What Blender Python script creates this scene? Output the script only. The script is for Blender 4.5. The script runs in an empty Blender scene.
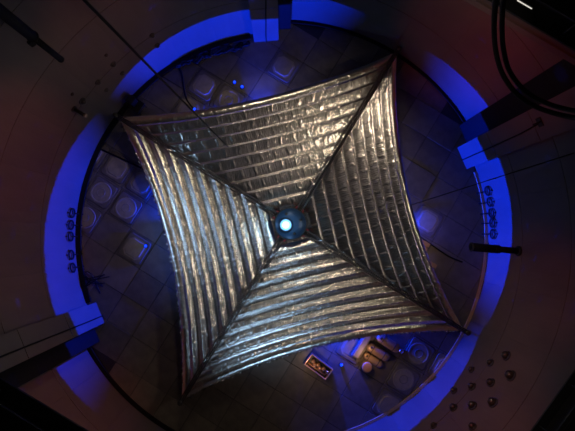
import bpy, bmesh, math, random
from mathutils import Vector, Matrix, noise
random.seed(7)
S = bpy.context.scene
COL = S.collection
PI = math.pi
def pol(R, deg, z=0.0):
    a = math.radians(deg); return Vector((R*math.cos(a), R*math.sin(a), z))

# ------------------------------------------------------------------ camera
CAM = Vector((0.0, -0.45, 30.0))
FPX = 400.0
cd = bpy.data.cameras.new('camera')
cam = bpy.data.objects.new('camera', cd); COL.objects.link(cam)
cd.sensor_fit = 'HORIZONTAL'; cd.sensor_width = 36.0; cd.lens = FPX / 575.0 * 36.0
cd.clip_start = 0.05; cd.clip_end = 200
CZ = -Vector((4.5, 22.5, -400.0)).normalized(); CX = Vector((0, 1, 0)).cross(CZ).normalized()
QUAT = Matrix((CX, CZ.cross(CX), CZ)).transposed().to_quaternion()
cam.location = CAM; cam.rotation_mode = 'QUATERNION'; cam.rotation_quaternion = QUAT
S.camera = cam

# ------------------------------------------------------------------ world, exposure, lights
w = bpy.data.worlds.new('chamber_dark'); S.world = w; w.use_nodes = True
w.node_tree.nodes['Background'].inputs[0].default_value = (0, 0, 0, 1)
w.node_tree.nodes['Background'].inputs[1].default_value = 0.0
S.view_settings.view_transform = 'Standard'; S.view_settings.look = 'None'
S.view_settings.exposure = 0.0; S.view_settings.gamma = 1.0
S.view_settings.use_curve_mapping = False
S.cycles.caustics_reflective = False

def lamp(name, kind, loc, power, color, size=0.1, aim=None, spot=None, blend=0.3):
    d = bpy.data.lights.new(name, kind); d.energy = power; d.color = color
    if kind == 'AREA':
        d.shape = 'DISK'; d.size = size
    else:
        d.shadow_soft_size = size
    if kind == 'SPOT':
        d.spot_size = math.radians(spot); d.spot_blend = blend
    o = bpy.data.objects.new(name, d); COL.objects.link(o); o.location = loc
    if aim is not None:
        o.rotation_euler = (Vector(aim) - Vector(loc)).to_track_quat('-Z', 'Y').to_euler()
    return o
# unseen spots added to light the pleats, warm from east and north, cool from west and south; weak house lamps
lamp('sail_fill', 'SPOT', pol(14.2, 2, 19.5), 3000, (1.0, 0.80, 0.59), 1.1, (-2.8, 0, 0), 78, .3)
lamp('sail_fill', 'SPOT', pol(14.2, 88, 19.5), 3900, (1.0, 0.80, 0.59), 1.1, (-1, -4, 0), 82, .35)
lamp('sail_fill', 'SPOT', pol(14.4, 180, 10.6), 1300, (0.45, 0.70, 1.0), 1.2, (-2, 0, 2), 80, .8)
lamp('sail_fill', 'SPOT', pol(14.4, 268, 10.6), 1300, (0.45, 0.70, 1.0), 1.2, (0, -2, 2), 80, .8)
lamp('house_lamp', 'AREA', (-5.0, 4.0, 29.0), 22, (1.0, 0.80, 0.76), 3.0, (-3, 2, 0))
lamp('house_lamp', 'AREA', (4.0, -6.0, 29.0), 22, (1.0, 0.82, 0.78), 3.0, (3, -3, 0))
lamp('wall_fill', 'SPOT', pol(6, 320, 27), 1400, (1.0, 0.84, 0.70), 0.5, pol(15.3, 141, 10.5), 34, 1.0)  # unseen fill spots added to lift the dim upper walls and header
lamp('wall_fill', 'SPOT', pol(6, 145, 27), 1600, (1.0, 0.80, 0.64), 0.5, pol(15.3, -33, 9.5), 34, 1.0)
lamp('wall_fill', 'SPOT', pol(5, 239, 27), 2600, (1.0, 0.80, 0.62), 0.5, pol(12.3, 54, 14.8), 24, 1.0)
# unseen warm points added near the hem to tint tray, tanks and boards
for p in ((1.9,-9.6,1.3,26), (5.9,-8.9,1.3,40), (9.4,-1.2,1.5,30)):
    lamp('warm_fill', 'POINT', p[:3], p[3], (1.0, 0.55, 0.28), 0.1)
# blue floods standing on the floor under the sail, one to a side, and a small one under each hem
for a, e, p in ((185, 6.9, 22000), (106, 7.6, 28000), (13, 7.2, 33000), (303, 7.6, 17000)):
    lamp('blue_flood', 'SPOT', pol(3.0 if a == 106 else 2.4, a, .15) if a != 303 else pol(3.8, a, .8), p, (0.0, 0.028, 1.0), 0.05, pol(12, a, 2.4), 90, 0.7)
for a, e in ((172, 7.3), (102, 8.5), (6, 8.1), (297, 7.8)):
    lamp('hem_flood', 'SPOT', pol(e, a, 1.0), 1200 if a != 297 else 700, (0.0, 0.03, 1.0), 0.05, pol(e+2.3, a-3, 0), 56, 0.8)
# unseen red spots added under the dome to redden the wall above the blue light
for a, p, z in ((131, 200, 6.5), (163, 420, 7.0), (186, 260, 5.0), (46, 420, 6.0), (34, 300, 8.0), (-15, 260, 5.5), (-43, 330, 6.0), (222, 420, 6.0)):
    lamp('red_spot', 'SPOT', pol(6.0, a+180, 27.0), p*16, (1.0, 0.10, 0.09), 0.4, pol(15.3, a, z+.6), 20, 1.0)

# ------------------------------------------------------------------ helpers
def ray(px, py):
    v = Vector((px - 287.5, -(py - 215.5), -FPX)).normalized()
    return QUAT @ v
def at(px, py, z):                       # the point at height z behind a place in the photograph
    d = ray(px, py); t = (z - CAM.z) / d.z
    return CAM + d * t
def on_wall(px, py, R):                  # the point on the round wall of radius R
    d = ray(px, py)
    a = d.x*d.x + d.y*d.y; b = 2*(CAM.x*d.x + CAM.y*d.y); c = CAM.x**2 + CAM.y**2 - R*R
    t = (-b + math.sqrt(b*b - 4*a*c)) / (2*a)
    return CAM + d * t

class MB:
    def __init__(s): s.v = []; s.f = []; s.sm = []
    def add(s, vs, fs, smooth=False):
        n = len(s.v); s.v += [tuple(v) for v in vs]
        s.f += [tuple(i + n for i in f) for f in fs]; s.sm += [smooth]*len(fs); return s
    def box(s, c, size, M=None, ch=0.0):
        x, y, z = [k/2 for k in size]; c = Vector(c)
        if ch <= 0:
            vs = [Vector((a*x, b*y, d*z)) for d in (-1, 1) for b in (-1, 1) for a in (-1, 1)]
            fs = [(0,2,3,1),(4,5,7,6),(0,1,5,4),(2,6,7,3),(0,4,6,2),(1,3,7,5)]
        else:
            ring = lambda X, Y, k: [(X-k,-Y),(X,-Y+k),(X,Y-k),(X-k,Y),(-X+k,Y),(-X,Y-k),(-X,-Y+k),(-X+k,-Y)]
            vs = [Vector((a, b, -z)) for a, b in ring(x, y, ch)] + [Vector((a, b, z-ch*.5)) for a, b in ring(x, y, ch)] \
               + [Vector((a, b, z)) for a, b in ring(x-ch*.5, y-ch*.5, ch*.8)]
            fs = [tuple(range(7, -1, -1)), tuple(range(16, 24))]
            for l in (0, 8):
                for i in range(8):
                    j = (i+1) % 8; fs.append((l+i, l+j, l+8+j, l+8+i))
        if M: vs = [M @ v for v in vs]
        return s.add([c + v for v in vs], fs)
    def tube(s, pts, r, n=8, smooth=True, cap=True):
        pts = [Vector(p) for p in pts]; rr = r if isinstance(r, (list, tuple)) else [r]*len(pts)
        vs = []; up = None
        for i, p in enumerate(pts):
            t = (pts[min(i+1, len(pts)-1)] - pts[max(i-1, 0)]).normalized()
            if up is None:
                up = Vector((0,0,1)) if abs(t.z) < .9 else Vector((1,0,0))
            a = t.cross(up).normalized(); b = a.cross(t).normalized(); up = b
            for k in range(n):
                q = 2*PI*k/n; vs.append(p + (a*math.cos(q) + b*math.sin(q))*rr[i])
        fs = []
        for i in range(len(pts)-1):
            for k in range(n):
                j = (k+1) % n; fs.append((i*n+k, i*n+j, (i+1)*n+j, (i+1)*n+k))
        s.add(vs, fs, smooth)
        if cap:
            m = len(s.v) - len(vs)
            s.f.append(tuple(m+k for k in range(n-1, -1, -1))); s.sm.append(False)
            e = m + (len(pts)-1)*n
            s.f.append(tuple(e+k for k in range(n))); s.sm.append(False)
        return s
    def lathe(s, prof, c=(0,0,0), n=16, M=None, smooth=False, cap=True):
        c = Vector(c); vs = []
        for r, z in prof:
            for k in range(n):
                q = 2*PI*k/n; v = Vector((r*math.cos(q), r*math.sin(q), z))
                vs.append(c + (M @ v if M else v))
        fs = []
        for i in range(len(prof)-1):
            for k in range(n):
                j = (k+1) % n; fs.append((i*n+k, i*n+j, (i+1)*n+j, (i+1)*n+k))
        if cap and prof[0][0] > 1e-4: fs.append(tuple(range(n-1, -1, -1)))
        if cap and prof[-1][0] > 1e-4: fs.append(tuple((len(prof)-1)*n+k for k in range(n)))
        return s.add(vs, fs, smooth)
    def ring(s, c, R, r, M=None, n=16, m=6, a0=0.0, a1=2*PI):
        c = Vector(c); full = abs(a1-a0-2*PI) < 1e-4
        N = n if full else n+1; vs = []
        for i in range(N):
            q = a0 + (a1-a0)*i/n
            for k in range(m):
                t = 2*PI*k/m; v = Vector(((R+r*math.cos(t))*math.cos(q), (R+r*math.cos(t))*math.sin(q), r*math.sin(t)))
                vs.append(c + (M @ v if M else v))
        fs = []
        for i in range(n):
            i2 = (i+1) % N
            for k in range(m):
                j = (k+1) % m; fs.append((i*m+k, i2*m+k, i2*m+j, i*m+j))
        return s.add(vs, fs, True)
    def sector(s, R0, R1, a0, a1, z0, z1, n):         # a curved slab between two radii
        vs = []; fs = []
        for i in range(n+1):
            a = a0 + (a1-a0)*i/n
            vs += [pol(R0,a,z0), pol(R0,a,z1), pol(R1,a,z1), pol(R1,a,z0)]
        for i in range(n):
            k = 4*i; m = k+4
            for j in range(4):
                l = (j+1) % 4; fs.append((k+j, k+l, m+l, m+j))
        e = 4*n; fs += [(0,3,2,1), (e, e+1, e+2, e+3)]
        return s.add(vs, fs)
    def mesh(s, name, mat):
        me = bpy.data.meshes.new(name); me.from_pydata(s.v, [], s.f)
        me.polygons.foreach_set('use_smooth', s.sm); me.materials.append(mat)
        bm = bmesh.new(); bm.from_mesh(me); bmesh.ops.recalc_face_normals(bm, faces=bm.faces); bm.to_mesh(me); bm.free()
        me.update(); return me
    def build(s, name, mat, parent=None, loc=None, kind=None):
        return link(name, s.mesh(name, mat), parent, loc, kind)
def link(name, me, parent=None, loc=None, kind=None):
    o = bpy.data.objects.new(name, me); COL.objects.link(o)
    if parent: o.parent = parent
    if loc is not None: o.location = loc
    if kind: o['kind'] = kind
    return o
def tag(o, label, cat, group=None):
    o['label'] = label; o['category'] = cat
    if group: o['group'] = group
    return o
def thing(name, label, cat, loc=(0,0,0), rz=0.0, group=None):
    o = link(name, None, None, loc); o.rotation_euler = (0, 0, rz); o.empty_display_size = .3
    return tag(o, label, cat, group)
def align(z_axis, x_hint=Vector((0,0,1))):
    z = Vector(z_axis).normalized()
    if abs(z.dot(x_hint)) > .98: x_hint = Vector((1,0,0))
    x = (x_hint - z*z.dot(x_hint)).normalized(); y = z.cross(x)
    return Matrix((x, y, z)).transposed()
def rotz(a): return Matrix.Rotation(a, 3, 'Z')
def spline(pts, n=8):
    pts = [Vector(p) for p in pts]; out = []
    for i in range(len(pts)-1):
        p0 = pts[max(i-1,0)]; p1 = pts[i]; p2 = pts[i+1]; p3 = pts[min(i+2, len(pts)-1)]
        for k in range(n):
            t = k/n
            out.append(.5*((2*p1) + (p2-p0)*t + (2*p0-5*p1+4*p2-p3)*t*t + (3*p1-p0-3*p2+p3)*t**3))
    out.append(pts[-1]); return out

# ------------------------------------------------------------------ materials
def mat(name, col, rough=0.6, metal=0.0, col2=None, scale=4.0, bump=0.0, bscale=30.0, emit=None, estr=0.0, stretch=(1,1,1), spec=0.5):
    m = bpy.data.materials.new(name); m.use_nodes = True
    nt = m.node_tree; b = nt.nodes['Principled BSDF']
    b.inputs['Base Color'].default_value = (*col, 1); b.inputs['Roughness'].default_value = rough
    b.inputs['Metallic'].default_value = metal; b.inputs['Specular IOR Level'].default_value = spec
    tc = nt.nodes.new('ShaderNodeTexCoord'); mp = nt.nodes.new('ShaderNodeMapping')
    mp.inputs['Scale'].default_value = stretch
    nt.links.new(tc.outputs['Object'], mp.inputs['Vector'])
    if col2:
        n = nt.nodes.new('ShaderNodeTexNoise'); n.inputs['Scale'].default_value = scale; n.inputs['Detail'].default_value = 5
        r = nt.nodes.new('ShaderNodeValToRGB')
        r.color_ramp.elements[0].position = .35; r.color_ramp.elements[1].position = .65
        r.color_ramp.elements[0].color = (*col, 1); r.color_ramp.elements[1].color = (*col2, 1)
        nt.links.new(mp.outputs[0], n.inputs['Vector']); nt.links.new(n.outputs[0], r.inputs[0])
        nt.links.new(r.outputs[0], b.inputs['Base Color'])
    if bump:
        n = nt.nodes.new('ShaderNodeTexNoise'); n.inputs['Scale'].default_value = bscale; n.inputs['Detail'].default_value = 3
        bp = nt.nodes.new('ShaderNodeBump'); bp.inputs['Strength'].default_value = bump; bp.inputs['Distance'].default_value = .05
        nt.links.new(mp.outputs[0], n.inputs['Vector']); nt.links.new(n.outputs[0], bp.inputs['Height'])
        nt.links.new(bp.outputs[0], b.inputs['Normal'])
    if emit:
        b.inputs['Emission Color'].default_value = (*emit, 1); b.inputs['Emission Strength'].default_value = estr
    return m
M = {
 'wall':   mat('dull_aluminium_wall', (.10,.086,.082), .6, 0, (.125,.107,.10), .6, .15, 6, stretch=(1,1,.4)),
 'door':   mat('door_cladding', (.10,.083,.08), .6, 0, (.12,.10,.095), .5),
 'seam':   mat('seam_backing', (.12,.11,.11), .8),
 'pillar': mat('pillar_plate', (.10,.083,.08), .6, 0, (.118,.098,.093), .8),
 'dome':   mat('dome_aluminium', (.22,.20,.19), .6, 0, (.26,.24,.22), .5),
 'floor':  mat('floor_deck', (.02,.02,.022), .6),
 'plate':  mat('floor_plate_grey', (.115,.10,.084), .5, 0, (.16,.14,.115), 1.4, .3, 14),
 'plate2': mat('floor_plate_dark', (.09,.08,.068), .5, 0, (.13,.115,.095), 1.7, .3, 12),
 'plate3': mat('floor_plate_pale', (.14,.122,.10), .5, 0, (.185,.165,.135), 1.2, .3, 14),
 'cover':  mat('hatch_cover_grey', (.24,.21,.165), .5, 0, (.30,.26,.205), 2.5),
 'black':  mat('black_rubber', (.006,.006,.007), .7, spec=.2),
 'steel':  mat('black_steel', (.010,.010,.011), .55, spec=.3),
 'dark':   mat('dark_metal', (.045,.042,.042), .45, .4),
 'brown':  mat('brown_edge', (.50,.34,.22), .6),
 'knob':   mat('knob_metal', (.05,.048,.045), .3, .4),
 'copper': mat('copper_tray', (.60,.34,.20), .35, .6),
 'tank':   mat('bronze_tank', (.36,.24,.15), .4, .3, (.42,.28,.18), 2),
 'wood':   mat('brown_board', (.36,.23,.15), .6, 0, (.44,.29,.19), 3, stretch=(1,8,1)),
 'boom':   mat('boom_longeron', (.05,.034,.03), .45, .1),
 'hub':    mat('hub_blue_metal', (.035,.09,.19), .35, .3),
 'hubdk':  mat('hub_dark', (.03,.03,.035), .5, .3),
 'red':    mat('red_clamp', (.30,.02,.03), .45),
 'lens':   mat('hub_core_glow', (.8,.9,1), .3, emit=(.62,.85,1.0), estr=14),
 'glow':   mat('hub_ring_glow', (.4,.6,.8), .3, emit=(.08,.36,.80), estr=.8),
 'blueglint': mat('blue_glint_glow', (.02,.1,.9), .3, emit=(.01,.07,1.0), estr=1.2),  # glow that paints the blue glints on the floor
 'tube':   mat('glint_glow', (.9,.88,.8), .3, emit=(1,.95,.85), estr=.7),  # glow that paints a glint on bare metal
 'silver': mat('silver_fitting', (.75,.73,.70), .2, 1),
}
def film(name, st, ro):
    m = bpy.data.materials.new(name); m.use_nodes = True
    nt = m.node_tree; b = nt.nodes['Principled BSDF']
    b.inputs['Base Color'].default_value = (.86,.84,.80,1); b.inputs['Metallic'].default_value = 1; b.inputs['Roughness'].default_value = ro
    uv = nt.nodes.new('ShaderNodeUVMap'); uv.uv_map = 'film'
    def nz(sx, sy, sc, det, dist=0.0):
        mp = nt.nodes.new('ShaderNodeMapping'); mp.inputs['Scale'].default_value = (sx, sy, 1)
        n = nt.nodes.new('ShaderNodeTexNoise'); n.inputs['Scale'].default_value = sc; n.inputs['Detail'].default_value = det
        n.inputs['Distortion'].default_value = dist
        nt.links.new(uv.outputs[0], mp.inputs[0]); nt.links.new(mp.outputs[0], n.inputs['Vector']); return n
    a = nz(11.0, 1.6, 1.0, 3, .3); c = nz(2.4, 2.4, 1.5, 4, .8)
    ad = nt.nodes.new('ShaderNodeMath'); ad.operation = 'MULTIPLY_ADD'; ad.inputs[1].default_value = .35
    nt.links.new(c.outputs[0], ad.inputs[0]); nt.links.new(a.outputs[0], ad.inputs[2])
    bp = nt.nodes.new('ShaderNodeBump'); bp.inputs['Strength'].default_value = st; bp.inputs['Distance'].default_value = .06
    geo = nt.nodes.new('ShaderNodeNewGeometry'); mx = nt.nodes.new('ShaderNodeMix'); mx.data_type = 'RGBA'     # silvered face, black back
    mx.inputs['A'].default_value = (.86,.84,.80,1); mx.inputs['B'].default_value = (.02,.02,.022,1)
    nt.links.new(geo.outputs['Backfacing'], mx.inputs['Factor']); nt.links.new(mx.outputs['Result'], b.inputs['Base Color'])
    nt.links.new(ad.outputs[0], bp.inputs['Height']); nt.links.new(bp.outputs[0], b.inputs['Normal'])
    return m
M['film'] = film('aluminised_film', .50, .25); M['film_slack'] = film('aluminised_film_slack', .34, .23)

# ------------------------------------------------------------------ the chamber
RW, RD, RP = 15.40, 16.35, 14.75        # round wall, recessed doors, pillar faces
HW = 21.0
# floor: deck with lift-out plates, laid square to the line between the two doors
fl = MB().lathe([(17.4,-.30),(17.4,-.06)], n=72).build('floor', M['floor'], kind='structure')
GA = math.radians(-31.5); GX = Vector((math.cos(GA), math.sin(GA), 0)); GY = Vector((-GX.y, GX.x, 0))
g0 = at(126, 208, 0); P = 2.2
RG = rotz(GA)
plates = {}
pm = [MB().box((0,0,-.03), (P-.035, P-.035, .06), RG, .025).mesh('floor_plate', M[k]) for k in ('plate','plate2','plate3')]
for i in range(-16, 17):
    for j in range(-16, 17):
        c = g0 + GX*(i*P) + GY*(j*P); c.z = 0
        if c.length > 16.5: continue
        sel = 0 if random.random() < .5 else (1 if random.random() < .6 else 2)
        plates[(i,j)] = link('floor_plate', pm[sel], fl, (c.x, c.y, -random.random()*.012))
def plate_near(px, py):
    p = at(px, py, 0)
    return min(plates.values(), key=lambda o: (Vector((o.location.x, o.location.y, 0)) - p).length)
rim_m = MB().box((0,0,.015), (1.96,1.96,.03), RG, .16).mesh('hatch_frame', M['plate'])
lid_m = MB().lathe([(.80,.03),(.78,.05),(.70,.055),(.66,.04),(.0,.045)], n=20).mesh('round_lid', M['cover'])
lid2_m = MB().box((0,0,.05), (1.5,1.5,.035), RG, .3).mesh('square_lid', M['cover'])
ring_m = MB().ring((0,0,.045), .30, .02, n=18).mesh('lid_ring', M['plate3'])
for px, py, kind in ((101,192,0),(126,208,0),(143,185,1),(120,171,1),(84,214,0),(108,152,1),(133,236,1),
                     (205,93,1),(190,103,1),(221,106,0),(212,76,1),(240,100,1),
                     (405,373,0),(418,347,0),(437,362,1),(390,392,1),(350,352,1),(432,215,1),(270,70,1)):
    pl = plate_near(px, py)
    if pl.children: continue
    link('hatch_frame', rim_m, pl); link('round_lid' if kind == 0 else 'square_lid', lid_m if kind == 0 else lid2_m, pl)
    if kind == 0: link('lid_ring', ring_m, pl)

# walls: two curved runs of bolted panels, north-west and south-east
ZS = (0, 4.4, 8.8, 12.6, 16.8, HW)
def curved_wall(name, R, a0, a1, npan, m, zs=ZS, pname='wall_panel'):
    base = MB().sector(R+.08, R+.35, a0, a1, -.06, zs[-1], 40).build(name, M['seam'], kind='structure')
    da = (a1-a0)/npan; g = math.degrees(.02/R)
    for k in range(len(zs)-1):
        me = MB().sector(R, R+.08, a0+g, a0+da-g, zs[k]+.02, zs[k+1]-.02, 5).mesh(pname, m)
        for i in range(npan):
            o = link(pname, me, base); o.rotation_euler = (0, 0, math.radians(da*i))
    return base
A_TOP, A_RIGHT, A_LEFT, A_BOT = 95.0, 22.4, 203.8, 275.5
wn = curved_wall('wall_northwest', RW, A_TOP+2.5, A_LEFT-2.5, 9, M['wall'])
ws = curved_wall('wall_southeast', RW, A_BOT+2.5-360, A_RIGHT-2.5, 9, M['wall'])
d1 = curved_wall('door_1', RD, A_RIGHT+2, A_TOP-2, 6, M['door'], (0,4.6,9.2,14.4), 'door_panel')
d2 = curved_wall('door_2', RD+.35, A_LEFT+2, A_BOT-2, 6, M['door'], (0,4.6,9.2,14.4), 'door_panel')
# door jamb pillars (box columns from floor to dome)
def pillar(n, a, wd):
    r = math.radians(a); R = rotz(r)
    c = pol((RP+17.2)/2, a, HW/2)
    o = MB().box(c, (17.2-RP, wd, HW+.1), R).build('trim_%d' % n, M['pillar'], kind='structure')
    for z0, z1 in ((0,4.4),(4.4,8.8),(8.8,13),(13,17),(17,HW)):
        MB().box(pol(RP-.02, a, (z0+z1)/2), (.05, wd-.06, z1-z0-.05), R).build('face_plate', M['pillar'], o)
pillar(1, A_TOP, 1.9); pillar(2, A_RIGHT, 1.8); pillar(3, A_LEFT, 1.65); pillar(4, A_BOT, 1.8)
# steps between each pillar and its door, coloured black for the shade beside the pillar
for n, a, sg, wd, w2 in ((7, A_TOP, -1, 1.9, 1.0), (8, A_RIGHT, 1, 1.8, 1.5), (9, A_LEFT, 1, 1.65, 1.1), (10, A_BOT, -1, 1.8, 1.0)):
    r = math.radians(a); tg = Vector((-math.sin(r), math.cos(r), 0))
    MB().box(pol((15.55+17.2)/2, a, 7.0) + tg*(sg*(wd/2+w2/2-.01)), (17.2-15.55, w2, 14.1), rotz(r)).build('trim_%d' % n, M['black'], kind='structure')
# flat header walls over the two door openings
for n, a, mm in ((5, 58.7, 'door'), (6, 239.6, 'door')):
    R = rotz(math.radians(a)); half = 17.0
    o = MB().box(pol(12.35+.2, a, 13.6+3.7), (.4, half, 7.4), R).build('trim_%d' % n, M['pillar'], kind='structure')
    MB().box(pol(12.35-.05, a, 13.75), (.1, half, .3), R).build('header_lip', M['seam'], o)
# baseboards: black cable trough on the lamps' side, brown angle on the other
bb = MB().sector(RW-.38, RW-.02, A_TOP+4.5, A_LEFT-3.8, 0, .16, 40).build('baseboard_northwest', M['black'], kind='structure')
MB().sector(RW-.22, RW-.02, A_BOT+5-360, A_RIGHT-5, 0, .10, 40).build('baseboard_southeast', M['brown'], kind='structure')
MB().sector(RD-.25, RD-.02, A_RIGHT+4.5, A_TOP-4.5, 0, .12, 30).build('baseboard_northeast', M['black'], kind='structure')
MB().sector(RD+.05, RD+.33, A_LEFT+5, A_BOT-5, 0, .12, 30).build('baseboard_southwest', M['black'], kind='structure')
# dome
prof = [(RW+.5, HW-.3)] + [(( RW+.5)*math.cos(t*PI/2/14), HW + 15.5*math.sin(t*PI/2/14)) for t in range(15)]
prof[-1] = (0.0, prof[-1][1])
dm = MB(); dm.lathe(prof, n=64, smooth=True, cap=False); dm.build('ceiling', M['dome'], kind='structure')

# ------------------------------------------------------------------ the solar sail
ZH = 2.15
HUB = at(290.5, 224, ZH)
TIP = [at(120,118,ZH), at(396,53,ZH), at(463,330,ZH), at(183,398,ZH)]; TIP = [HUB + (t-HUB)*1.02 for t in TIP]     # A top-left, B top-right, C right, D bottom
sail = thing('solar_sail', 'huge square silver pleated sail spread on four thin booms above the dark floor', 'solar sail', (HUB.x, HUB.y, 0))
O = Vector((HUB.x, HUB.y, 0))
NP = 9; V0 = .105; VB = .925            # pleats between V0 and VB, hem band beyond
def bow(k): return (1.05, 1.60, 1.35, 1.45)[k]
def sail_point(k, u, v, rise):
    A = TIP[k] - HUB; B = TIP[(k+1) % 4] - HUB
    nd = (A + B).normalized()
    wv = (1-u)/2*A + (1+u)/2*B
    side = (B - A).normalized()
    p = wv*v - nd*bow(k)*(1-u*u)*v**2.8
    p += nd*.02*(1-u*u)
    return HUB + p + Vector((0, 0, -.30 + rise - O.z)) - Vector((0,0,0))
PK = ((0,0),(.05,.030),(.12,.078),(.24,.156),(.29,.182),(.33,.186),(.37,.176),(.50,.132),(.63,.086),(.68,.044),(.73,.006),(.79,-.016),(.90,-.016),(1,0))
PT = ((0,0),(.04,.07),(.09,.140),(.14,.185),(.19,.204),(.24,.200),(.40,.160),(.60,.108),(.80,.052),(.92,.016),(1,0))
def table(T):                                           # s 0 at the outer foot, 1 at the inner foot
    def f(s):
        for (a, h), (b, g) in zip(T, T[1:]):
            if s <= b: return h + (g-h)*(s-a)/(b-a)
        return 0.0
    return f
PR = ((0,0),(.04,.09),(.08,.172),(.11,.212),(.14,.226),(.18,.220),(.40,.168),(.60,.112),(.80,.052),(.92,.014),(1,0))
PROF = (table(PT), table(PR), table(PK), table(PK))     # upper and right quadrants lie slacker than the lower and left
def strip(k, v0, v1, nv, nu, prof, name, parent, amp=1.0, off=0.0):
    vs = []; uvs = []
    L = (TIP[(k+1)%4]-TIP[k]).length
    for i in range(nv+1):
        s = i/nv; v = v1 + (v0-v1)*s
        for j in range(nu+1):
            u = -1 + 2*j/nu
            x = u*L*.5*v
            n1 = noise.noise(Vector((x*3.6 + k*31, v*9, k*7.3)))
            n2 = noise.noise(Vector((x*.9 + k*11, v*5 + 3, k*3.1)))
            cr = abs(((x*1.0 + off + .12*noise.noise(Vector((x*.3, v*30, k)))) % 1.0) - .5)       # cross seams about a metre apart
            cr = max(0, 1 - cr*13)
            e = min(1, (1-abs(u))*6)                                     # pleats flatten into the booms
            mid = 4*s*(1-s)
            h = prof(s)*amp*(.7+.3*e)*(1+.06*n2) + (.011*n1 + .030*cr)*(.3+mid)*amp
            vv = v + .0025*n2*mid
            p = sail_point(k, u, vv, h)
            vs.append(p - O); uvs.append((x, v*L*.5))
    fs = []
    for i in range(nv):
        for j in range(nu):
            a = i*(nu+1)+j; fs.append((a, a+1, a+nu+2, a+nu+1))
    me = bpy.data.meshes.new(name); me.from_pydata(vs, [], fs)
    me.polygons.foreach_set('use_smooth', [True]*len(fs)); me.materials.append(M['film'] if k > 1 else M['film_slack'])
    ul = me.uv_layers.new(name='film')
    for lp in me.loops: ul.data[lp.index].uv = uvs[lp.vertex_index]
    bm = bmesh.new(); bm.from_mesh(me); bmesh.ops.recalc_face_normals(bm, faces=bm.faces)
    if sum(f.normal.z for f in bm.faces) < 0: bmesh.ops.reverse_faces(bm, faces=bm.faces)
    bm.to_mesh(me); bm.free()
    return link(name, me, parent)
def hem(s):                                             # low rolled band along the outer edge
    return .075*math.sin(s*PI) + .02
def gusset(s): return .05*(1-s)
for k in range(4):
    q = strip(k, VB, 1.0, 8, 220, hem, 'sail_quadrant', sail)
    q['label'] = ('dark upper quadrant of the sail with thin bright fold lines', 'dark right quadrant of the sail',
                  'bright lower quadrant of the sail', 'tan and blue striped left quadrant of the sail')[k]
    for n in range(NP):
        v0 = V0 + (VB-V0)*n/NP; v1 = V0 + (VB-V0)*(n+1)/NP
        strip(k, v0, v1, 24, max(24, int(230*v1)), PROF[k], 'pleat', q, 1.0, (n*.37) % 1.0)
    strip(k, .06, V0, 4, 20, gusset, 'gusset', q, .6)
    # frayed film fringe hanging out past the hem
    fr = MB(); A, B = TIP[k], TIP[(k+1)%4]; nd = ((A+B)/2 - HUB).normalized()
    for i in range(300 if k > 1 else 0):
        u = -0.97 + 1.94*random.random()
        p = sail_point(k, u, 1.0, .03) - O; sd = (B-A).normalized()
        l = random.uniform(.04, .18); wd = random.uniform(.02, .05)
        t = p + nd*l + sd*random.uniform(-.1,.1) + Vector((0,0,random.uniform(-.1,.08)))
        fr.add([p-sd*wd-nd*.04, p+sd*wd-nd*.04, t], [(0,1,2)])
    if k < 2: continue
    me = fr.mesh('fringe', M['film']); me.uv_layers.new(name='film'); link('fringe', me, q, kind='stuff')

# booms: three-longeron lattice masts
for k in range(4):
    tip = TIP[k] - HUB; L = tip.length; d = tip.normalized(); sd = Vector((-d.y, d.x, 0))
    z0 = ZH + .36; r0 = .19; r1 = .11
    def pt(f, a): 
        r = r0 + (r1-r0)*f
        return d*(.95 + (L-.95)*f) + sd*(r*a) + Vector((0,0, z0 - .16*f))
    root = MB().tube([pt(0,-1), pt(1,-1)], .046, 6).build('boom', M['boom'], sail)
    MB().tube([pt(0,1), pt(1,1)], .046, 6).build('longeron', M['boom'], root)
    MB().tube([pt(0,0)+Vector((0,0,-.26)), pt(1,0)+Vector((0,0,-.13))], .046, 6).build('longeron', M['boom'], root)
    bt = MB(); N = 34
    for i in range(N+1):
        f = i/N; bt.tube([pt(f,-1), pt(f,1)], .016, 4)
        if i < N:
            bt.tube([pt(f,-1 if i%2 else 1), pt((i+1)/N, 1 if i%2 else -1)], .013, 4)
            lo = pt(f,0)+Vector((0,0,-.26+.13*f)); bt.tube([pt(f,-1), lo, pt(f,1)], .013, 4)
    bt.build('battens', M['dark'], root, kind='stuff')
    MB().lathe([(.16,-.20),(.18,-.1),(.18,.06),(.1,.12)], pt(1,0), 10).build('tip_cap', M['dark'], root)
    # tip stand down to the floor
    st = MB(); c = pt(1,0); st.tube([c+Vector((0,0,-.2)), Vector((c.x,c.y,.25))], .05, 8)
    for q in range(3):
        a = 2*PI*q/3 + k
        st.tube([Vector((c.x,c.y,1.0)), Vector((c.x+.65*math.cos(a), c.y+.65*math.sin(a), .02))], .035, 6)
    st.build('tip_stand', M['steel'], root)
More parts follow.
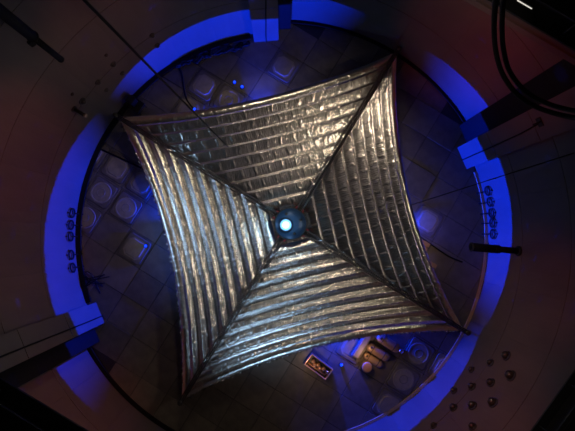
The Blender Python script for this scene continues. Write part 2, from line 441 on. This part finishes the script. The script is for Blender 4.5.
# hub
hb = MB().lathe([(1.02,1.72),(1.10,1.80),(1.10,2.50),(1.02,2.60),(.55,2.72),(.0,2.76)], n=32, smooth=True).build('hub', M['hub'], sail)
MB().ring((0,0,2.55), 1.09, .05, n=32).build('hub_rim', M['hubdk'], hb)
MB().lathe([(.60,0.0),(.60,.08),(.30,.16),(.30,1.74)], n=20).build('pedestal', M['steel'], hb)
lp = at(285.8,225,2.85) - O  # glowing lamp added in place of a bright reflection on the hub
MB().lathe([(.44,-.16),(.46,.0),(.42,.04)], lp, 20).build('glow_housing', M['hubdk'], hb)
MB().lathe([(.41,.03),(.36,.07),(.20,.10),(.17,.06)], lp, 20, smooth=True).build('glow_ring', M['glow'], hb)
MB().lathe([(.17,.05),(.16,.12),(.10,.17),(0,.19)], lp, 20, smooth=True).build('glow_cap', M['lens'], hb)
for k in range(4):
    d = (TIP[k]-HUB).normalized(); R = rotz(math.atan2(d.y,d.x))
    c = d*1.12 + Vector((0,0,2.44))
    for s in (-1, 1):
        MB().box(c + Vector((-d.y,d.x,0))*.24*s, (.34,.12,.2), R, .02).build('clamp', M['red'], hb)
for a in (20, 115, 200, 290):
    p = pol(.72, a, 2.68); MB().lathe([(.11,-.06),(.11,.03),(.07,.06)], p, 10).build('cap_screw', M['hubdk'], hb)
lamp('hub_glow', 'POINT', (lp.x+O.x, lp.y+O.y, 3.6), 45, (.35,.72,1.0), .12)

# ------------------------------------------------------------------ things on the walls
def hoop(px, py, label, side):
    p = on_wall(px, py, RW-.06); a = math.atan2(p.y, p.x); n = Vector((-math.cos(a), -math.sin(a), 0))
    p = Vector((math.cos(a), math.sin(a), 0))*(RW-.16); p.z = 1.05
    t = thing('cable_hoop', label, 'cable', (p.x, p.y, 0), 0, 'cable hoops on the %s wall' % side)
    c = Vector((0,0,1.05)); R = align(n)
    MB().ring(c, .325, .05, R, 24, 8).build('coil', M['black'], t)
    MB().ring(c - n*.0 + Vector((0,0,.02)), .27, .028, R, 20, 6).build('inner_coil', M['black'], t)
    MB().box(c + Vector((0,0,.36)) - n*.07, (.1,.12,.18), rotz(a)).build('hanger', M['dark'], t)
    lo = Vector((0,0,.08)); MB().tube([c+Vector((0,0,-.36)), lo, lo + n*.3 + Vector((0,0,-.03))], .05, 6).build('tail', M['black'], t)
for px, py, lb in ((71,213,'black cable hoop on left blue wall, uppermost of five'), (71,225,'black cable hoop on left blue wall, second from the top'),
                   (70.5,236.5,'black cable hoop on left blue wall, middle of five'), (69.5,255,'black cable hoop on left blue wall, just below the gap'),
                   (71,268,'black cable hoop on left blue wall, lowest, above the tangle')):
    hoop(px, py, lb, 'left')
for px, py, lb in ((488,191,'black cable hoop on right blue wall, uppermost below the pillar'), (490.5,202,'black cable hoop on right blue wall, second from the pillar'),
                   (491.5,213,'black cable hoop on right blue wall, middle of five'), (492,223,'black cable hoop on right blue wall, second above the black pipe'),
                   (491,234,'black cable hoop on right blue wall, nearest the black pipe')):
    hoop(px, py, lb, 'right')

def knob(px, py, r, wall):                              # bolted-on fittings are parts of the wall
    p = on_wall(px, py, RW); a = math.atan2(p.y, p.x); n = Vector((-math.cos(a), -math.sin(a), 0)); R = align(n)
    t = MB().lathe([(r*1.15,0),(r*1.15,.05),(r*.95,.08)], (0,0,0), 16, R).build('wall_knob', M['dark'], wall, p)
    MB().lathe([(r*.85,.06),(r*.85,r*.5)] + [(r*.85*math.cos(q*PI/10), r*.5+r*.8*math.sin(q*PI/10)) for q in (1,2,3,4)] + [(0, r*1.3)], (0,0,0), 16, R, True).build('dome', M['knob'], t)
for px, py, r in ((507,356,.27), (511.5,376,.30), (491,363,.22), (491.5,383,.25), (472,370,.20), (472.5,387,.24), (454.5,391,.22), (493.5,403,.28), (473,406,.26), (454,408,.24), (434,426,.20), (473,427,.22)): knob(px, py, r, ws)
for px, py, r in ((152,35,.17), (157,45,.17), (113,64,.18), (106,55,.11), (122,73,.15), (97.5,82,.18), (106,90,.14), (82,101,.22), (72,94,.10)): knob(px, py, r, wn)
# short peg, upper left
p = on_wall(74,109,RW); n = Vector((-p.x,-p.y,0)).normalized()
t = thing('wall_peg', 'short pale-tipped peg sticking out of upper left wall', 'wall fitting', p)
MB().lathe([(.22,0),(.22,.06)], (0,0,0), 12, align(n)).build('flange', M['dark'], t)
MB().tube([n*.05, n*.85+Vector((0,0,.1))], .11, 10).build('peg', M['steel'], t)
MB().tube([n*.85+Vector((0,0,.1)), n*.98+Vector((0,0,.115))], .12, 10).build('tip', M['cover'], t)

# black pipe sticking out of the right wall
p = on_wall(519,251,RW); n = Vector((-p.x,-p.y,0)).normalized()
t = thing('wall_pipe', 'thick black pipe sticking straight out from right blue wall', 'pipe', p); R = align(n)
MB().lathe([(.34,0),(.34,.10),(.28,.14)], (0,0,0), 20, R).build('flange', M['steel'], t)
MB().tube([n*.08, n*1.6], .20, 14).build('inner_tube', M['black'], t)
MB().tube([n*1.3, n*3.15], .27, 16).build('outer_tube', M['black'], t)
MB().ring(n*3.12, .27, .05, R, 20).build('end_ring', M['dark'], t)
MB().lathe([(.20,0),(.20,.06),(.08,.10)], n*3.13, 14, R).build('end_cap', M['black'], t)
MB().box(n*1.5+Vector((0,0,.3)), (.3,.2,.16), rotz(math.atan2(n.y,n.x)), .02).build('bracket', M['steel'], t)

# hanging mast at top left, hung from the dome
b0 = at(61,59.5,13.2)
dz = HW + 15.5*math.sqrt(max(0, 1-(math.hypot(b0.x,b0.y)/(RW+.5))**2))
t = thing('hanging_mast', 'thick black mast hanging down at upper left, ending in mid-air', 'pole', b0)
MB().tube([(0,0,0),(0,0,2.1)], .13, 12).build('lower_tube', M['black'], t)
MB().tube([(0,0,1.9),(0,0,dz-b0.z-.05)], .21, 14).build('upper_tube', M['black'], t)
MB().ring((0,0,1.95), .20, .04, n=16).build('collar', M['black'], t)
MB().box((-.16,-.16,1.75), (.20,.14,.26), rotz(.6), .02).build('clamp', M['black'], t)
MB().lathe([(.09,-.08),(.14,-.02),(.14,.06)], n=12).build('end_fitting', M['steel'], t)
# long cable from the dome down to the upper left of the sail
e0 = at(229,148,2.35); e1 = at(85,0,20.0); dv = (e1-e0).normalized(); pe = e1
while pe.length < 60 and (pe.z < HW or (math.hypot(pe.x,pe.y)/(RW+.5))**2 + ((pe.z-HW)/15.5)**2 < .99): pe = pe + dv*.1
t = tag(MB().tube([e0 + (pe-e0)*f + Vector((0,0,-1.0*f*(1-f))) for f in [i/24 for i in range(25)]], .045, 6).build('hanging_cable', M['black']),
        'long thin black cable slanting from top left down onto the sail', 'cable')
# wire from the sail edge to the right wall
e0 = at(408,206,1.95); e1 = on_wall(574,153,RW)
tag(MB().tube([e0, e1], .028, 6).build('guy_wire', M['black']), 'thin dark wire running from right sail edge up to the wall', 'wire')
# cables down the pillars
for nm, pts, lb in (('pillar_cable', [(266,0),(266,18),(266,36)], 'thin black cable hanging down the front of top pillar'),
                    ('pillar_cable', [(0,357),(50,337),(95,319)], 'thin black cable along the face of left pillar'),
                    ('pillar_cable', [(538,124),(520,134),(485,150)], 'thin black cable along the face of right pillar')):
    a = {266:A_TOP, 0:A_LEFT, 538:A_RIGHT}[pts[0][0]]; n = pol(1, a); out = []
    for x, y in pts:
        d = ray(x, y); tt = ((RP-.1) - CAM.dot(n))/d.dot(n); out.append(CAM + d*tt)
    up = out[0].copy(); up.z = HW-1 if pts[0][0] != 538 else up.z
    lo = out[-1].copy(); lo.z = .02
    dn = [up] + out + [lo] if pts[0][0] != 538 else out + [lo]
    tag(MB().tube(dn, .045, 6).build(nm, M['black']), lb, 'cable')
# small black hook where the right pillar cable ends
n = pol(1, A_RIGHT); d = ray(540,122); q = CAM + d*(((RP-.05) - CAM.dot(n))/d.dot(n))
t = thing('cable_hook', 'small black hook holding the cable on right pillar', 'hook', q)
MB().box((0,0,0), (.1,.5,.35), rotz(math.radians(A_RIGHT)), .02).build('hook_plate', M['steel'], t)
MB().ring(-n*.2, .2, .05, align(pol(1,A_RIGHT+90)), 12, 6, -PI*.5, PI*.7).build('hook_arm', M['steel'], t)

# girders of the crane ring high above, and two thick cables
def girder(a, dist, z, label):
    R = rotz(math.radians(a)); half = math.sqrt(RW**2 - dist**2)
    c = pol(dist, a, z); t = thing('crane_girder', label, 'girder', (c.x, c.y, c.z-.4)); t.rotation_euler = (0,0,math.radians(a))
    for zz, nm in ((0,'lower_flange'), (.8,'upper_flange')):
        MB().box((.35,0,zz), (.7, 2*half, .06)).build(nm, M['steel'], t)
    MB().box((.35,0,.4), (.08, 2*half-.1, .76)).build('web', M['steel'], t)
    st = MB().box((.35,0,.4), (.5,.05,.74)).mesh('stiffener', M['steel'])
    for i in range(-6, 7): link('stiffener', st, t, (0, i*half/7, 0))
    return t
for px, py, a, lb in ((548,21,58.7,'black steel girder with walkway crossing top right corner'),
                      (40,415,239.6,'black steel girder with walkway crossing bottom left corner'),
                      (558.5,410,-38.2,'black steel girder with walkway crossing bottom right corner')):
    zg = 17.4 if a < 0 else 20.0
    n = pol(1, a); q = at(px, py, zg)
    g = girder(a, q.dot(n), zg, lb)
    half = math.sqrt(RW**2 - q.dot(n)**2)
    MB().box((.95,0,.86), (1.7, 2*half-1.0, .05)).build('walkway', M['steel'], g)
    rl = MB()
    for s in (.16, 1.74): rl.tube([(s,-half+.8,1.7),(s,half-.8,1.7)], .025, 6)
    rl.build('handrail', M['steel'], g)
    ps = MB().tube([(0,0,.88),(0,0,1.7)], .022, 6).mesh('rail_post', M['steel'])
    for i in range(-5, 6):
        for s in (.16, 1.74): link('rail_post', ps, g, (s, i*half/6, 0))
    if a > 0 and a < 90:  # glowing bar added to paint the glint along the girder edge
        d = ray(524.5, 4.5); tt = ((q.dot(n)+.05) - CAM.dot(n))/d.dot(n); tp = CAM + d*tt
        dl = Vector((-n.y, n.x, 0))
        t = thing('glint_bar', 'short glowing bar painting a glint on girder at the top right', 'glint', tp)
        MB().tube([dl*-.22, dl*.22], .014, 8).build('glint_strip', M['tube'], t)
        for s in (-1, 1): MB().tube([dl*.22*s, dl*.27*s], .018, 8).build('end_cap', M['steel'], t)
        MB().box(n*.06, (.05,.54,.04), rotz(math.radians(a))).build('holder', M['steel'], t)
zt = 21.4
for off, lb in ((0,'thick black cable looping down at top right, outer one'), (1,'thick black cable looping down at top right, inner one')):
    pts = [(499.5,-40),(495.5,0),(494,30),(496.5,55),(504,77),(519,96),(541,109),(575,118),(610,121)] if off == 0 else \
          [(506,-40),(503,0),(502,30),(504,52),(510,72),(525,91),(546,103),(575,111),(610,114)]
    zz = [24.3,22.6,21.8,21.3,21.0,21.0,21.3,22.0,23.5]
    tag(MB().tube(spline([at(x,y,z-off*.25) for (x,y),z in zip(pts,zz)], 6), .055, 8).build('looped_cable', M['black']), lb, 'cable')

# ------------------------------------------------------------------ things on the floor
# copper tray below the sail's lower edge
p = at(318.5,366,0.14); ta = math.radians(-37)
t = thing('open_tray', 'open copper-rimmed tray of lit fittings below lower sail edge', 'tray', (p.x,p.y,.03), ta)
MB().box((0,0,.04), (1.9,.92,.06)).build('tray_base', M['dark'], t)
for y in (-.44,.44): MB().box((0,y,.2), (1.94,.07,.34), ch=.02).build('side_rim', M['copper'], t)
for x in (-.94,.94): MB().box((x,0,.2), (.07,.84,.34), ch=.02).build('end_rim', M['copper'], t)
for i in range(5):
    MB().lathe([(.13,.07),(.15,.12),(.15,.26),(.07,.32),(0,.33)], (-.55+i*.24, .06*(-1)**i, 0), 10, smooth=True).build('fitting', M['copper'], t)
MB().tube([(-.8,-.25,.16),(.75,-.22,.16)], .07, 8).build('pipe', M['copper'], t)
MB().lathe([(.13,.07),(.13,.30),(.04,.38),(0,.38)], (.72,.05,0), 12, smooth=True).build('valve', M['silver'], t)
# capsule tanks and round drum by the right end of the lower edge
def capsule(px, py, L, r, label):
    p = at(px, py, r); t = thing('capsule_tank', label, 'tank', (p.x,p.y,.02), math.radians(-33), 'bronze tanks below the sail'); t.scale = (1,1,.55)
    pts = []; rr = []
    for i in range(5): q = i/4*PI/2; pts.append((-L/2+r-r*math.cos(q)*.999,0,r)); rr.append(max(.02, r*math.sin(q)))
    for i in range(5): q = (4-i)/4*PI/2; pts.append((L/2-r+r*math.cos(q)*.999+.001*i,0,r)); rr.append(max(.02, r*math.sin(q)))
    MB().tube(pts, rr, 16).build('shell', M['tank'], t)
    for x in (-L*.25, L*.25):
        MB().ring((x,0,r), r*1.0, .03, align((1,0,0)), 16, 6).build('band', M['dark'], t)
        MB().box((x,0,.06), (.14, r*1.5, .10)).build('saddle', M['steel'], t)
    MB().lathe([(.09,0),(.09,.09),(.03,.13)], (-L/2+r*.9,0,2*r-.03), 10).build('valve', M['knob'], t)
capsule(389,343.5,1.95,.34,'bronze capsule tank nearest the sail edge, right of the others')
capsule(378.5,352.5,1.85,.33,'bronze capsule tank in the middle of three lying together')
capsule(373.4,360.4,1.6,.26,'bronze capsule tank farthest from the sail, in the row of three')
p = at(366.5,366.5,0.2); t = thing('drum', 'short round bronze drum at the lower left end of tank row', 'drum', (p.x,p.y,.02))
MB().lathe([(.36,0),(.38,.04),(.38,.42),(.34,.46)], n=20).build('shell', M['tank'], t)
MB().lathe([(.30,.46),(.30,.49),(.0,.50)], n=18).build('lid', M['copper'], t)
p = at(401,351,0.3); t = thing('shiny_valve', 'small bright silver valve on dark floor right of bronze tanks', 'valve', (p.x,p.y,.02))
MB().lathe([(.16,0),(.16,.05),(.07,.08),(.07,.28)], n=14).build('stem', M['silver'], t)
MB().lathe([(.0,.22),(.17,.28),(.2,.36),(.13,.45),(0,.48)], n=14, smooth=True).build('cap', M['silver'], t)
p = at(362,345,0.2); t = thing('long_box', 'long dark grey box lying between blue glow and bronze tanks', 'box', (p.x,p.y,.02), math.radians(57))
MB().box((0,0,.17), (2.1,.55,.34), ch=.05).build('body', M['plate3'], t)
MB().box((0,0,.36), (1.9,.40,.05), ch=.03).build('lid', M['cover'], t)
# wooden boards to the right of the sail
for px, py, L, n, lb in ((418,245,1.7,3,'brown board pallet on the floor beside right sail edge, upper one'),
                         (425,266,2.3,3,'brown board pallet on the floor beside right sail edge, lower one')):
    p = at(px, py, 0.1); t = thing('board_pallet', lb, 'pallet', (p.x,p.y,.0), math.radians(-31), 'pallets by the right sail edge')
    bd = MB().box((0,0,.17), (1.5,.30,.05), ch=.01).mesh('board', M['wood'])
    for i in range(n): link('board', bd, t, (0, (i-(n-1)/2)*.36, 0)).rotation_euler = (0,0,random.uniform(-.03,.03))
    for x in (-.55, .55): MB().box((x,0,.075), (.12, n*.36, .13)).build('bearer', M['wood'], t)
# small glowing studs added to paint blue glints on the floor
def blue_glint(px, py, label):
    p = at(px, py, 0.1); t = thing('blue_floor_glint', label, 'glint', (p.x,p.y,.0), 0, 'small blue glints on the floor')
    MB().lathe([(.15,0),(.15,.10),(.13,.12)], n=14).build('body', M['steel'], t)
    MB().lathe([(.11,.12),(.08,.16),(0,.18)], n=14, smooth=True).build('lens', M['blueglint'], t)
blue_glint(194.5,109,'small blue floor glint above the sail, left of the cable')
blue_glint(234.5,82,'small blue floor glint above the sail, left of close pair')
blue_glint(242,86.5,'small blue floor glint above the sail, right of close pair')
blue_glint(341.5,365,'small blue floor glint right of the copper tray')
blue_glint(145.5,246,'small blue floor glint near the left sail edge')
# cables on the floor
def floor_cable(pts, r, label, name='floor_cable', z=None):
    q = [at(x, y, 0) for x, y in pts]
    for v in q: v.z = r + .015
    return tag(MB().tube(spline(q, 6), r, 6).build(name, M['black']), label, 'cable')
floor_cable([(87,144),(100,149),(118,157),(137,166),(152,173)], .07, 'black floor cable from left wall to upper left sail edge')
floor_cable([(177,62),(182,75),(184,88),(187,100),(196,112)], .06, 'black floor cable curving from upper wall towards the sail top edge')
floor_cable([(413,232),(430,244),(448,256),(462,262)], .05, 'black floor cable running from right sail edge below pipe end')
# heaped black cable along the foot of the upper wall
rnd = random.Random(3)
for k, (x0,y0,x1,y1,lb) in enumerate(((176,64,210,51,'heap of black cable along foot of upper left wall'),
                                      (215,49,250,42,'heap of black cable at foot of wall left of top pillar'))):
    pts = []
    for i in range(14):
        f = i/13; p = at(x0+(x1-x0)*f, y0+(y1-y0)*f, 0)
        p = p*.984 + Vector((rnd.uniform(-.12,.12), rnd.uniform(-.25,.12), 0)); p.z = .13 + rnd.uniform(0,.12); pts.append(p)
    t = thing('cable_heap', lb, 'cable', (pts[6].x, pts[6].y, 0)); o = Vector((pts[6].x, pts[6].y, 0))
    for j in range(3):
        MB().tube(spline([q - o + Vector((rnd.uniform(-.2,.2), rnd.uniform(-.2,.2), .03*j)) for q in pts], 5), .085, 6).build('cable_loop', M['black'], t)
# tangle near the left pillar
p = at(91,281,0); t = thing('cable_tangle', 'spiky tangle of black cables on the floor above left pillar', 'cable', (p.x,p.y,0))
for j in range(7):
    a = rnd.uniform(-1.0, 1.0); l = rnd.uniform(.7,1.6)
    q = [Vector((-.4+rnd.uniform(-.2,.2), rnd.uniform(-.9,.9), .06)), Vector((.1, rnd.uniform(-.6,.6), .25)), Vector((l*math.cos(a), l*math.sin(a)*1.1, .05))]
    MB().tube(spline(q, 6), .04, 6).build('strand', M['black'], t)
# dark clutter behind the upper left sail tip
p = at(138,107,0); t = thing('equipment_cart', 'dark equipment cart on the floor behind the upper left sail tip', 'cart', (p.x,p.y,0), math.radians(-35))
MB().box((0,0,.62), (1.3,.9,.06), ch=.03).build('deck', M['steel'], t)
MB().box((-.2,.05,.95), (.6,.55,.6), ch=.04).build('case', M['steel'], t)
for x in (-.55,.55):
    for y in (-.36,.36):
        MB().tube([(x,y,.12),(x,y,.60)], .035, 6).build('leg', M['steel'], t)
        MB().ring((x,y,.10), .075, .025, align((0,1,0)), 12, 6).build('wheel', M['black'], t)
MB().tube([(.62,-.4,.62),(.8,-.4,1.1),(.8,.4,1.1),(.62,.4,.62)], .025, 6).build('handle', M['dark'], t)
